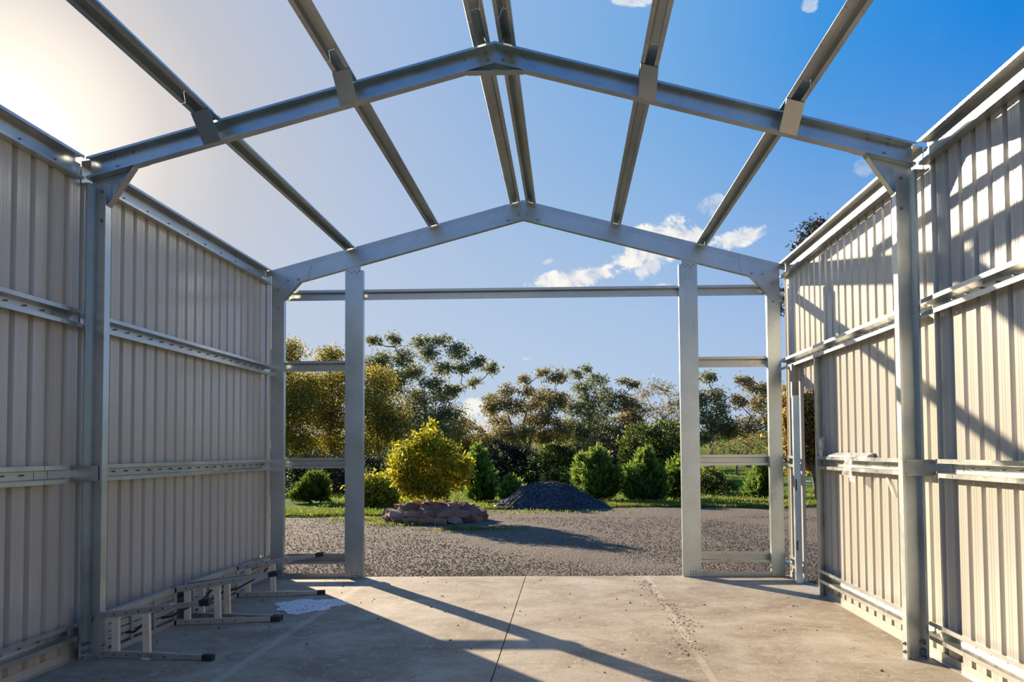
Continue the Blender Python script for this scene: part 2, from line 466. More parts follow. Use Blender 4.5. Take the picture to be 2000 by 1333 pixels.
def portal(Y, gable, label):
    f = empty('portal_frame', (0, Y, 0), label, 'frame', 'steel portal frames')
    web = Y if gable else Y + .072
    dep = .072 if gable else -.072
    s0, s1 = (.066, .222) if gable else (0, .150)
    cw = .147
    for s in (-1, 1):
        mb = MB(); xc = s * (XO - cw / 2)
        ztop = roof(XO) - (s1 + .03) / COS + (.0 if gable else .0)
        extr(mb, csec(cw, abs(dep), .016), (xc, web, 0), (xc, web, ztop), (1, 0, 0), (0, 1 if dep > 0 else -1, 0))
        c = mb.build('column', GALV, f)
        # base cleat bolted behind the flange
        mb = MB(); mb.box((xc - .05, min(web, web + dep) + .004, .002), (xc + .05, max(web, web + dep) - .004, .01)); mb.build('base_plate', GALV, f)
        mb = MB(); rafter(mb, s, web, dep, s0, s1); mb.build('rafter', GALV, f)
        # knee plate with a folded diagonal edge
        zk = 3.185; xk = XO - cw; xr = 2.572; zr = roof(xr) - s1 / COS
        py = web - .004 if gable else web + .006; th = .003
        xo = XO - .003
        poly = [(xo, 3.02), (xk, 3.02), (xk - .002, zk), (xr, zr), (xr - .09, roof(xr - .09) - s1 / COS), (xr - .13, roof(xr - .13) - (s0 + .004) / COS), (xo, roof(xo) - (s0 + .004) / COS)]
        mb = MB(); mb.sweep([[(s * a, py, z) for a, z in poly], [(s * a, py - th, z) for a, z in poly]])
        kn = mb.build('knee_plate', GALV, f)
        sd = 1 if gable else -1
        mb = MB(); mb.sweep([[(s * xk, py, zk), (s * xk, py + sd * .062, zk), (s * (xk - .004), py + sd * .062, zk - .004), (s * (xk - .004), py, zk - .004)],
                             [(s * xr, py, zr), (s * xr, py + sd * .062, zr), (s * (xr - .004), py + sd * .062, zr - .004), (s * (xr - .004), py, zr - .004)]])
        mb.build('knee_flange', ZINC, kn); bpy.data.objects[kn.name].children[-1].location = (0, 0, 0)
        by = py - th if gable else web - .002
        for (bx, bz) in ((xr + .02, roof(xr + .02) - (s1 - .03) / COS), (xr + .14, roof(xr + .14) - (s1 - .05) / COS), (XO - .08, 3.30), (XO - .08, 3.09)):
            bolt(f, (s * bx, by, bz))
        if not gable:
            for (bx, u) in ((xr + .03, .03), (xr + .17, .03)):
                bolt(f, (s * bx, by, roof(bx) - u / COS))
        # base bolts through the inner flange
        for bz in (.045, .10):
            o = bolt(f, (s * (XO - cw - .001), web + dep * .5, bz)); o.rotation_euler = (0, 0, math.pi / 2 * -s)
            o = bolt(f, (s * (XO - .012), web + dep * .5, bz)); o.rotation_euler = (0, 0, math.pi / 2 * -s)
    # apex plate: shallow triangle closing the angle under the ridge
    zb = 4.098 if not gable else 4.075; xh = .20
    py = web - .005 if gable else web + .006
    top = lambda x: roof(x) - (s0 + .004) / COS
    poly = [(-xh, zb), (xh, zb), (xh + .04, top(xh + .04)), (0, top(0)), (-xh - .04, top(xh + .04))]
    mb = MB(); mb.sweep([[(a, py, z) for a, z in poly], [(a, py - .003, z) for a, z in poly]]); ap = mb.build('apex_plate', GALV, f)
    sd = 1 if gable else -1
    mb = MB(); mb.box((-xh, min(py, py + sd * .07), zb - .004), (xh, max(py, py + sd * .07), zb)); q = mb.build('apex_flange', GALV, ap); q.location = (0, 0, 0)
    by = py - .003 if gable else web - .002
    for bx in ((-.17, -.045, .045, .17) if gable else (-.19, -.055, .055, .12, .19)):
        bolt(f, (bx, by, roof(bx) - (s1 - .035 - (.03 if abs(bx) < .15 else 0)) / COS))
    if not gable:
        for bx in (-.22, -.07, .07, .22): bolt(f, (bx, by, roof(bx) - .035 / COS))
    if gable:   # edge strip that closes the purlin ends along the gable
        for s in (-1, 1):
            mb = MB(); secs = []
            for x in (0, XO + .07):
                z = roof(x); secs.append([(s * x, Y + .012, z - .066), (s * x, Y + .012, z), (s * x, Y + .016, z), (s * x, Y + .05, z), (s * x, Y + .05, z - .004), (s * x, Y + .016, z - .004), (s * x, Y + .016, z - .066)])
            mb.sweep(secs); mb.build('barge_strip', ZINC, f)
    return f, web


PX = (-2.0, -1.03, -.09, .09, 1.06, 2.03)
frames = []
pf, web1 = portal(Y1, False, 'open galvanised portal frame with flat bracket plates, standing mid-shed across the slab')
gf, _ = portal(Y2, True, 'galvanised gable-end portal frame standing at the gravel edge of the slab')
bf, _ = portal(1.98, False, 'galvanised portal frame overhead behind the camera position')
for o in (pf, bf):
    Yf = o.location.y
    for x in (PX[0], PX[1], PX[4], PX[5]):
        s = 1 if x > 0 else -1; w = .06; secs = []
        for xx in (x - w, x + w):
            xx_ = abs(xx); secs.append([(xx, Yf - .006, roof(xx_) - .162), (xx, Yf - .002, roof(xx_) - .162), (xx, Yf - .002, roof(xx_) + .075), (xx, Yf - .006, roof(xx_) + .075)])
        secs = [[(xx, Yf - .205, roof(xx) - .012), (xx, Yf - .002, roof(xx) - .156), (xx, Yf - .002, roof(xx) - .160), (xx, Yf - .209, roof(xx) - .016)] for xx in (x - w, x + w)]
        MB().sweep(secs).build('purlin_bracket', GALV, o)
    for s in (-1, 1):
        x0, x1 = s * (XO - .125), s * (XO + .075)
        br = MB().box((min(x0, x1) - .02, Yf - .006, 1.233), (max(x0, x1), Yf - .002, 1.342)).build('girt_bracket', ZINC, o)
        MB().box((min(s * (XO + .066), s * (XO + .070)), Yf - .26, 1.262), (max(s * (XO + .066), s * (XO + .070)), Yf - .004, 1.312)).build('bracket_tongue', GALV, br).location = (0, 0, 0)
        for xx in (x0 + s * .0, x1 - s * .015):
            for zz in (1.248, 1.327):
                bolt(o, (xx, Yf - .006, zz), s=.45)

# ------------------------------------------------------------------ purlins
TH = tophat()
NAMES = {0: 'next to the shaded wall', 1: 'on the shaded slope midway up', 2: 'at the ridge on the shaded side', 3: 'at the ridge on the sunny side', 4: 'on the sunny slope midway up', 5: 'next to the sunlit wall'}
for bay, (ya, yb) in enumerate(((1.995, Y1 - .012), (Y1 + .078, Y2 - .003))):
    for i, x in enumerate(PX):
        s = 1 if x > 0 else -1
        nrm_ = Vector((s * SIN, 0, COS)); tan_ = Vector((COS, 0, -s * SIN)); p = Vector((x, 0, roof(x) - .008))
        where = 'from portal frame to gable' if bay else 'overhead, ending at the portal frame'
        e = empty('purlin', (x, ya, roof(x)), f'galvanised top-hat purlin {NAMES[i]}, {where}', 'purlin', 'roof purlins')
        mb = MB(); extr(mb, TH, p + Vector((0, ya, 0)), p + Vector((0, yb - (.34 if bay == 0 else 0), 0)), tan_, nrm_); mb.build('rail', GALV, e)
        mb = MB()
        for k in range(int((yb - ya) / .42)):
            y = ya + .2 + k * .42
            for u in (-.047, .047): mb.disc(p + tan_ * u + Vector((0, y, -.003)) + nrm_ * 0, -nrm_, .004, .004, 5)
        tag(mb.build('screws', BOLT, e), kind='stuff')
        if bay == 0:
            mb = MB(); extr(mb, TH, p + Vector((0, yb - .335, 0)), p + Vector((0, yb, 0)), tan_, nrm_); mb.build('lap_sleeve', GALV, e)
        for q in ([yb - .004] if bay == 0 else [yb - .004, ya + .004]):
            mb = MB(); extr(mb, [(-.030, .001), (.030, .001), (.026, .070), (-.026, .070)], p + Vector((0, q - .002, 0)), p + Vector((0, q + .002, 0)), tan_, nrm_); mb.build('end_cleat', GALV, e)

# ------------------------------------------------------------------ wall girts
LEVELS = (('knee-height', .20), ('waist-height', 1.287), ('overhead', 2.372))


def girt(s, ya, yb, z, label, m=ZINC, lap=None):
    e = empty('girt', (s * XO, ya, z), label, 'girt', 'wall girts')
    mb = MB(); extr(mb, TH, (s * (XO + .001), ya, z), (s * (XO + .001), yb, z), (0, 0, 1), (s, 0, 0)); mb.build('rail', m, e)
    mb = MB(); n = max(1, int((yb - ya) / .18))
    for k in range(n):
        y = ya + .09 + k * .18
        if y < yb - .03: mb.disc((s * (XO + .070), y, z + .004), (-s, 0, 0), .006, .018, 5)
    tag(mb.build('screw_tips', BOLT, e), kind='stuff')
    if lap:
        mb = MB(); extr(mb, TH, (s * (XO + .001), lap[0], z), (s * (XO + .001), lap[1], z), (0, 0, 1), (s, 0, 0)); mb.build('lap_sleeve', m, e)
    return e


for s, side in ((-1, 'shaded'), (1, 'sunlit')):
    for nm, z in LEVELS:
        back = .16 if 1 < z < 2 else 0
        girt(s, 1.96, Y1 - .246 - back, z, f'{nm} galvanised girt on the {side} wall, camera side of the portal frame', ZINC, (Y1 - .24 - back, Y1 - .012 - back))
        if s < 0:
            girt(s, Y1 + .078, 9.44, z, f'{nm} galvanised girt on the {side} wall, between open portal frame and gable', ZINC)
        elif z > 2:
            girt(s, Y1 + .078, 9.33, z, f'{nm} galvanised girt on the {side} wall, running over the doorway to the gable', ZINC)
        else:
            girt(s, Y1 + .078, DY0 - .005, z, f'{nm} galvanised girt on the {side} wall, from open portal frame to doorway', ZINC)
            girt(s, DY1 + .02, 9.33, z, f'short {nm} galvanised girt between the doorway and the gable column', ZINC)
    for ya, yb, nm in ((1.96, Y1 - .004, 'camera side of portal frame'), (Y1 + .076, 9.33, 'portal frame to gable')):
        e = empty('eave_purlin', (s * XO, ya, 3.37), f'deep galvanised eave purlin topping the {side} wall, {nm}', 'purlin', 'eave purlins')
        pr = thin([(-.062, .070), (-.082, .070), (-.082, 0), (.078, 0), (.086, .073), (.066, .073)], .003)
        mb = MB(); extr(mb, pr, (s * XS, ya, 3.448), (s * XS, yb, 3.448), (0, 0, 1), (-s, 0, 0)); mb.build('rail', ZINC, e)
        mb = MB(); n = int((yb - ya) / .36)
        for k in range(n): mb.disc((s * (XS - .003), ya + .2 + k * .36, 3.43), (-s, 0, 0), .006, .012, 5)
        tag(mb.build('screw_tips', BOLT, e), kind='stuff')

# ------------------------------------------------------------------ gable posts, gable girts, door jambs
for x0, x1, lab in ((-2.052, -1.845, 'wide galvanised gable post beside the tipped work platforms'), (1.770, 1.978, 'wide galvanised gable post beside the doorway end of the slab')):
    xc = (x0 + x1) / 2; w = x1 - x0
    e = empty('gable_post', (xc, Y2, 0), lab, 'post', 'gable posts')
    zt = roof(max(abs(x0), abs(x1))) - .225 / COS - .01
    mb = MB(); extr(mb, csec(w, .074, .018), (xc, Y2 + .006, 0), (xc, Y2 + .006, zt), (1, 0, 0), (0, 1, 0)); mb.build('post_body', GALV, e)
    zz = zt + .055
    mb = MB(); mb.box((xc - .075, Y2 + .008, zt - .03), (xc + .075, Y2 + .011, zz + .02)); mb.build('top_tongue', GALV, e)
    for k in range(5):
        bx = xc - .06 + k * .03
        mb = MB(); mb.disc((bx, Y2 + .006, zt - (.012 if k % 2 == 0 else .032)), (0, -1, 0), .006, .004, 8); mb.build('screw_head', HOLE, e)
    for k in range(6):
        mb = MB(); mb.disc((xc - .02 + (k % 3) * .03, Y2 + .006, .03 + (k // 3) * .03), (0, -1, 0), .006, .004, 8); mb.build('screw_head', HOLE, e)

YG = Y2 + .088
for nm, z, spans in (('knee-height', .205, ((-2.9, -1.86, 'bay by the shaded wall'), (1.80, 2.9, 'bay by the sunlit wall'))),
                     ('waist-height', 1.300, ((-2.9, -1.86, 'bay by the shaded wall'), (1.80, 2.9, 'bay by the sunlit wall'))),
                     ('head-height', 2.420, ((-2.9, -1.86, 'bay by the shaded wall'), (1.80, 2.9, 'bay by the sunlit wall'))),
                     ('highest', 3.245, ((-2.75, -1.86, 'bay by the shaded wall'), (-1.86, 1.79, 'wide centre opening'), (1.80, 2.75, 'bay by the sunlit wall')))):
    for xa, xb, wh in spans:
        e = empty('gable_girt', ((xa + xb) / 2, YG, z), f'{nm} galvanised gable girt across the {wh}', 'girt', 'gable girts')
        mb = MB(); extr(mb, TH, (xa, YG, z), (xb, YG, z), (0, 0, 1), (0, 1, 0)); mb.build('rail', ZINC, e)
        mb = MB(); n = int((xb - xa) / .3)
        for k in range(n): mb.disc((xa + .15 + k * .3, YG - .001, z + (.047 if k % 2 else -.047)), (0, -1, 0), .005, .003, 6)
        tag(mb.build('screws', BOLT, e), kind='stuff')
for xa, xb, wh in ((-2.90, -2.052, 'shaded wall'), (1.978, 2.90, 'sunlit wall')):
    mb = MB(); extr(mb, thin([(0, .05), (0, 0), (.05, 0)], .003), (xa, Y2 + .02, .001), (xb, Y2 + .02, .001), (0, 1, 0), (0, 0, 1))
    tag(mb.build('base_angle', ZINC), f'low galvanised base angle on the slab edge by the {wh}', 'angle')

e = empty('door_jamb', (2.92, 8.80, 0), 'blue-grey steel door jamb post on the gable side of the doorway', 'jamb')
mb = MB(); extr(mb, csec(.066, .055, .012, .003), (2.922, 8.772, 0), (2.922, 8.772, 1.99), (1, 0, 0), (0, 1, 0)); mb.build('jamb_post', GALV, e)
mb = MB(); extr(mb, csec(.072, .05, .012, .003), (2.922, 8.790, 1.97), (2.922, 8.790, 2.33), (1, 0, 0), (0, 1, 0)); tag(mb.build('jamb_stub', simple('dull_galvanised', (.30, .29, .27), .5, .5), e), 'dull darker upper stub')
mb = MB(); mb.box((2.90, 8.766, .35), (2.912, 8.772, .45)); mb.build('strike_plate', HOLE, e)
mb = MB(); mb.box((2.90, 8.766, .98), (2.912, 8.772, 1.10)); mb.build('strike_plate', HOLE, e)
e = empty('door_jamb', (2.95, DY0, 0), 'pale steel door jamb strip closing the ribbed sheets beside the doorway', 'jamb')
mb = MB(); extr(mb, csec(.075, .05, .012, .003), (2.945, DY0 + .028, 0), (2.945, DY0 + .028, 2.32), (1, 0, 0), (0, -1, 0)); mb.build('jamb_post', ZINC, e)
mb = MB(); mb.box((2.90, DY0 - .02, 0.0), (2.99, DY0 + .03, .006)); mb.build('base_cleat', ZINC, e)

# ------------------------------------------------------------------ things on the slab
def platform(Ya, Yb, lab):
    """folding aluminium work platform lying on its side: deck against the wall, two splayed leg frames towards the room"""
    P = empty('work_platform', (-2.8, (Ya + Yb) / 2, 0), lab, 'work platform', 'tipped work platforms')
    xd = -2.80; H = .285
    fr = MB()
    fr.bar((xd, Ya, .022), (xd, Yb, .022), .05, .04); fr.bar((xd, Ya, H), (xd, Yb, H), .05, .04)
    fr.bar((xd, Ya, .0), (xd, Ya, H + .02), .05, .04, Vector((0, 1, 0))); fr.bar((xd, Yb, 0), (xd, Yb, H + .02), .05, .04, Vector((0, 1, 0)))
    D = fr.build('deck_frame', ALU, P)
    for k in range(4):
        z = .06 + k * .053
        mb = MB(); mb.box((xd - .012, Ya + .02, z), (xd + .012, Yb - .02, z + .044))
        for q in range(3): mb.box((xd + .012, Ya + .02, z + .006 + q * .014), (xd + .016, Yb - .02, z + .012 + q * .014))
        mb.build('deck_board', ALU, D).location = (0, 0, 0)
    for y in (Ya + (Yb - Ya) * .33, Ya + (Yb - Ya) * .66):
        MB().box((xd + .017, y - .012, .03), (xd + .03, y + .012, H)).build('deck_batten', ALU, D).location = (0, 0, 0)
    for Yr, sg in ((Ya, -1), (Yb, 1)):
        y0 = Yr + sg * .02; y1 = Yr + sg * .15 if sg > 0 else Yr - .13
        lo0 = Vector((xd + .03, y0, .024)); lo1 = Vector((xd + .83, y1, .022))
        up0 = Vector((xd + .03, y0, .292)); up1 = Vector((xd + .82, y1 - .03, .405))
        L = MB().bar(lo0, lo0.lerp(lo1, .66), .05, .042).bar(lo0.lerp(lo1, .6), lo1, .036, .034).build('leg', ALU, P)
        MB().bar(lo1 - (lo1 - lo0).normalized() * .06, lo1 + (lo1 - lo0).normalized() * .015, .044, .042).build('rubber_foot', RUBBER, L).location = (0, 0, 0)
        U = MB().bar(up0, up0.lerp(up1, .66), .05, .042).bar(up0.lerp(up1, .6), up1, .036, .034).build('leg', ALU, P)
        MB().bar(up1 - (up1 - up0).normalized() * .06, up1 + (up1 - up0).normalized() * .015, .044, .042).build('rubber_foot', RUBBER, U).location = (0, 0, 0)
        mb = MB()
        for k in range(5):
            q = lo0.lerp(lo1, .1 + .12 * k); mb.disc(q + Vector((0, -.027, .0)), (0, -1, 0), .006, .003, 6)
            q = up0.lerp(up1, .1 + .12 * k); mb.disc(q + Vector((0, -.027, .0)), (0, -1, 0), .006, .003, 6)
        tag(mb.build('rivets', HOLE, P), kind='stuff')
        for t in (.10, .40):
            a = lo0.lerp(lo1, t); c = up0.lerp(up1, t)
            MB().bar(a + Vector((0, 0, .02)), c - Vector((0, 0, .02)), .048, .03, Vector((0, 1, 0))).build('tread', TREAD, P)
        pts = [up0.lerp(up1, .35) + Vector((0, sg * -.02, -.05)), up0.lerp(up1, .28) + Vector((.03, sg * -.10, -.10)), Vector((xd + .10, Yr - sg * .22, .12)), Vector((xd + .03, Yr - sg * .25, .11))]
        MB().tube(pts, .009, 6).build('stay_strap', RUBBER, P, True)
    return P


platform(5.75, 6.77, 'aluminium work platform tipped against the shaded wall, nearer the open portal frame')
platform(7.10, 8.06, 'aluminium work platform tipped on its side against the shaded wall, nearer the gable')

mb = MB(); mb.bar((-2.895, 5.86, .0), (-2.865, 5.72, .30), .10, .02, Vector((1, .2, 0)))
tag(mb.build('timber_offcut', TIMBER), 'raw timber offcut leaning on the wall behind the tipped work platform', 'offcut')
c = at(283, 1288, 5.67)
mb = MB(); mb.sweep([[(-2.48, 5.655, .001), (-2.42, 5.64, .001), (-2.41, 5.69, .001), (-2.47, 5.70, .001)], [(-2.48, 5.655, .008), (-2.42, 5.64, .004), (-2.41, 5.69, .010), (-2.47, 5.70, .004)]])
tag(mb.build('paper_scrap', PAPER), 'small white paper scrap on the slab below the tipped work platform leg', 'scrap')

OCT = np.array([(1, 0, 0), (-1, 0, 0), (0, 1, 0), (0, -1, 0), (0, 0, 1), (0, 0, -1)], float)
OCTF = np.array([(0, 2, 4), (2, 1, 4), (1, 3, 4), (3, 0, 4), (2, 0, 5), (1, 2, 5), (3, 1, 5), (0, 3, 5)])


def np_mesh(name, V, Fc, m, parent=None, tint=None, smooth=False):
    """V (n,3), Fc (k, 3 or 4) arrays -> one mesh object"""
    me = bpy.data.meshes.new(name); k = Fc.shape[1]
    me.vertices.add(len(V)); me.vertices.foreach_set('co', V.astype(np.float32).ravel())
    me.loops.add(Fc.size); me.loops.foreach_set('vertex_index', Fc.astype(np.int32).ravel())
    me.polygons.add(len(Fc)); me.polygons.foreach_set('loop_start', np.arange(0, Fc.size, k, dtype=np.int32))
    try: me.polygons.foreach_set('loop_total', np.full(len(Fc), k, np.int32))
    except Exception: pass
    if tint is not None:
        a = me.attributes.new('tint', 'FLOAT', 'POINT'); a.data.foreach_set('value', tint.astype(np.float32))
    me.update(calc_edges=True); me.validate(); me.materials.append(m)
    if smooth: me.polygons.foreach_set('use_smooth', np.ones(len(Fc), bool))
    o = bpy.data.objects.new(name, me); COL.objects.link(o)
    if parent is not None:
        o.parent = parent; w = parent['_w'] if '_w' in parent else (0, 0, 0); o.location = (-w[0], -w[1], -w[2])
    return o


def pebbles(name, P, size, m, flat=.6, parent=None):
    n = len(P); s = size * rng.uniform(.6, 1.4, (n, 1, 1)) if np.isscalar(size) else size.reshape(n, 1, 1)
    V = OCT[None] * s * rng.uniform(.6, 1.3, (n, 6, 1)); V[:, :, 2] *= flat
    a = rng.uniform(0, 6.28, n); ca, sa = np.cos(a)[:, None], np.sin(a)[:, None]
    X = V[:, :, 0] * ca - V[:, :, 1] * sa; Yv = V[:, :, 0] * sa + V[:, :, 1] * ca
    V = np.stack([X, Yv, V[:, :, 2]], 2) + P[:, None, :]
    Fc = (OCTF[None] + (np.arange(n) * 6)[:, None, None]).reshape(-1, 3)
    return np_mesh(name, V.reshape(-1, 3), Fc, m, parent)


# spilled white granules: a flat patch
n = 4200; a = rng.uniform(0, 6.28, n); r = np.sqrt(rng.uniform(0, 1, n)) * (1 + .15 * np.sin(3 * a) + .1 * np.sin(7 * a))
P = np.stack([-1.93 + .30 * r * np.cos(a) , 7.60 + .33 * r * np.sin(a), .004 + .012 * (1 - np.clip(r, 0, 1))], 1)
tag(pebbles('spilled_granules', P, .0085, WHITE_STONE), 'flat spill of white granules on the shaded slab past the work platform feet', 'spill', None, 'stuff')
# crumbs over the slab
n = 420; P = np.stack([rng.uniform(-2.7, 2.7, n), rng.uniform(4.9, 9.3, n), np.full(n, .003)], 1)
tag(pebbles('floor_debris', P, rng.gamma(1.3, .003, n).clip(.0015, .013), CRUMB), 'scattered dark crumbs of dirt on the concrete slab', 'debris', None, 'stuff')
n = 900; y = rng.uniform(5.7, 9.0, n); P = np.stack([1.36 + .06 * np.sin(y * 2) + rng.normal(0, .045, n) + np.where(y < 7, rng.normal(0, .05, n), 0), y, np.full(n, .002)], 1)
tag(pebbles('dirt_trail', P, rng.gamma(1.5, .0022, n).clip(.001, .009), TRAIL), 'trail of brown dirt along the sunny side of the slab', 'debris', None, 'stuff')


def rag(name, pts, lab, n=7, amp=1.0):
    """crumpled clear film: a folded grid between guide points"""
    A = [Vector(p) for p in pts]; mb = MB(); vs = []; fs = []
    m_ = 7
    for i in range(n):
        for j in range(m_):
            u, v = i / (n - 1), j / (m_ - 1)
            p = A[0].lerp(A[1], u).lerp(A[3].lerp(A[2], u), v)
            p = p + Vector((rng.normal(0, .010) - .02 * math.sin(u * 7 + v * 3), rng.normal(0, .010) + .015 * math.sin(v * 9), rng.normal(0, .006))) * amp
            vs.append(p)
    for i in range(n - 1):
        for j in range(m_ - 1): fs.append((i * m_ + j, (i + 1) * m_ + j, (i + 1) * m_ + j + 1, i * m_ + j + 1))
    o = mb.add(vs, fs).build(name, PLASTIC, None, True); sm = o.modifiers.new('thick', 'SOLIDIFY'); sm.thickness = .0012
    return tag(o, lab, 'plastic scrap', 'clear film scraps')


rag('plastic_film', [(2.885, 7.80, 1.34), (2.93, 8.03, 1.34), (2.95, 8.05, 1.52), (2.88, 7.80, 1.53)], 'clear plastic film scrap standing on the girt at the doorway edge')
rag('plastic_film', [(2.885, 6.93, 1.13), (2.885, 7.16, 1.18), (2.875, 7.12, 1.37), (2.875, 6.95, 1.38)], 'crumpled clear plastic film draped over the waist-height girt on the sunlit wall')
rag('plastic_film', [(2.965, 6.30, 1.06), (2.968, 6.34, 1.05), (2.965, 6.50, 1.22), (2.965, 6.45, 1.22)], 'thin pointed strip of clear film hanging below the waist-height girt', 4, .12)
mb = MB(); mb.sweep([[(2.915, 6.72, 1.345), (2.97, 6.72, 1.345), (2.97, 6.72, 1.385), (2.915, 6.72, 1.36)], [(2.915, 7.72, 1.345), (2.97, 7.72, 1.345), (2.97, 7.72, 1.385), (2.915, 7.72, 1.36)]])
tag(mb.build('offcut_strip', simple('dull_zinc', (.36, .37, .38), .6, .3)), 'grey steel offcut strip lying along the top of the waist-height girt by the doorway', 'offcut')

# ------------------------------------------------------------------ ground outside
def bumpy(x, y):
    return .10 * np.sin(x * .31 + 1.3) * np.sin(y * .23) + .06 * np.sin(x * .71 + y * .37)


def edge_y(x):      # where gravel meets grass
    return 21.3 + .25 * np.sin(x * .9) + .12 * np.sin(x * 2.7 + 1) - 2.4 * np.clip((-x - 2.2) / 1.6, 0, 1)


def lawn_z(x, y):
    x = np.asarray(x, float); y = np.asarray(y, float)
    t = np.clip((y - 24) / 60, 0, None)
    return GZ + .02 + bumpy(x, y) * np.clip((y - 22) / 12, 0, 1) * 1.6 + .42 * t ** 1.7


def grid(name, xs, ys, zf, m, parent=None):
    X, Yg = np.meshgrid(xs, ys); Z = zf(X, Yg); V = np.stack([X, Yg, Z], 2).reshape(-1, 3); nx, ny = len(xs), len(ys)
    i = np.arange(ny - 1)[:, None] * nx + np.arange(nx - 1)[None]
    Fc = np.stack([i, i + 1, i + nx + 1, i + nx], 2).reshape(-1, 4)
    return np_mesh(name, V, Fc, m, parent, None, True)


xs = np.concatenate([np.linspace(-160, -20, 15)[:-1], np.linspace(-20, 24, 60), np.linspace(24, 180, 16)[1:]])
ysl = np.concatenate([np.linspace(-60, 16, 12)[:-1], np.linspace(16, 60, 60), np.geomspace(62, 420, 40)])
tag(grid('lawn_ground', xs, ysl, lambda x, y: lawn_z(x, y) - np.where(y < edge_y(x), .10, 0), LAWN), 'undulating green lawn and far paddock rising behind the yard', None, None, 'structure')
V = []; Fc = []
gx = np.linspace(-26, 30, 113); gt = np.concatenate([np.linspace(0, .82, 24), np.linspace(.84, 1, 10)])
for t in gt:
    yv = -6 + t * (edge_y(gx) + 6)
    z = np.full_like(gx, GZ) + .012 * np.sin(gx * 1.7 + t * 30) * np.sin(gx * .6 + t * 21) + .01
    inside = (np.abs(gx) < 3.3) & (yv < 9.6); z = np.where(inside, GZ - .05, z)
    V.append(np.stack([gx, yv, z], 1))
nx = len(gx); V = np.concatenate(V); i = np.arange(len(gt) - 1)[:, None] * nx + np.arange(nx - 1)[None]
tag(np_mesh('gravel_ground', V, np.stack([i, i + 1, i + nx + 1, i + nx], 2).reshape(-1, 4), GRAVEL, None, None, True), 'open yard of brown-grey crushed gravel', None, None, 'structure')
# loose stones standing proud on the gravel, thinning out with distance
n = 42000; y = 9.37 + 9.0 * rng.uniform(0, 1, n) ** 1.9; x = .35 + rng.uniform(-.42, .42, n) * (y * 1.15) ; x = np.where(rng.uniform(0, 1, n) < .1, rng.uniform(2.9, 5, n), x)
P = np.stack([x, y, np.full(n, GZ + .014)], 1); ok = ~((np.abs(x) < 3.07) & (y < 9.365)); P = P[ok]
tag(pebbles('loose_gravel', P, .0115, STONE), 'loose crushed stones lying on the gravel yard', 'gravel', None, 'stuff')


# ------------------------------------------------------------------ vegetation
def leaf_arrays(P, D, ln, wd, tint):
    """diamond leaves at P pointing along D"""
    n = len(P); D = D / np.linalg.norm(D, axis=1, keepdims=True)
    R = rng.normal(0, 1, (n, 3)); S = np.cross(D, R); S /= np.linalg.norm(S, axis=1, keepdims=True) + 1e-9
    N = np.cross(D, S); ln = ln[:, None]; wd = wd[:, None]
    V = np.stack([P, P + D * ln * .45 + S * wd * .5 + N * wd * .12, P + D * ln, P + D * ln * .45 - S * wd * .5 + N * wd * .12], 1).reshape(-1, 3)
    Fc = (np.array([[0, 1, 2, 3]]) + (np.arange(n) * 4)[:, None])
    return V, Fc, np.repeat(tint, 4)


def sphere_pts(n, lo=.35):
    v = rng.normal(0, 1, (n, 3)); v /= np.linalg.norm(v, axis=1, keepdims=True)
    r = (lo ** 3 + (1 - lo ** 3) * rng.uniform(0, 1, n)) ** (1 / 3); return v * r[:, None]


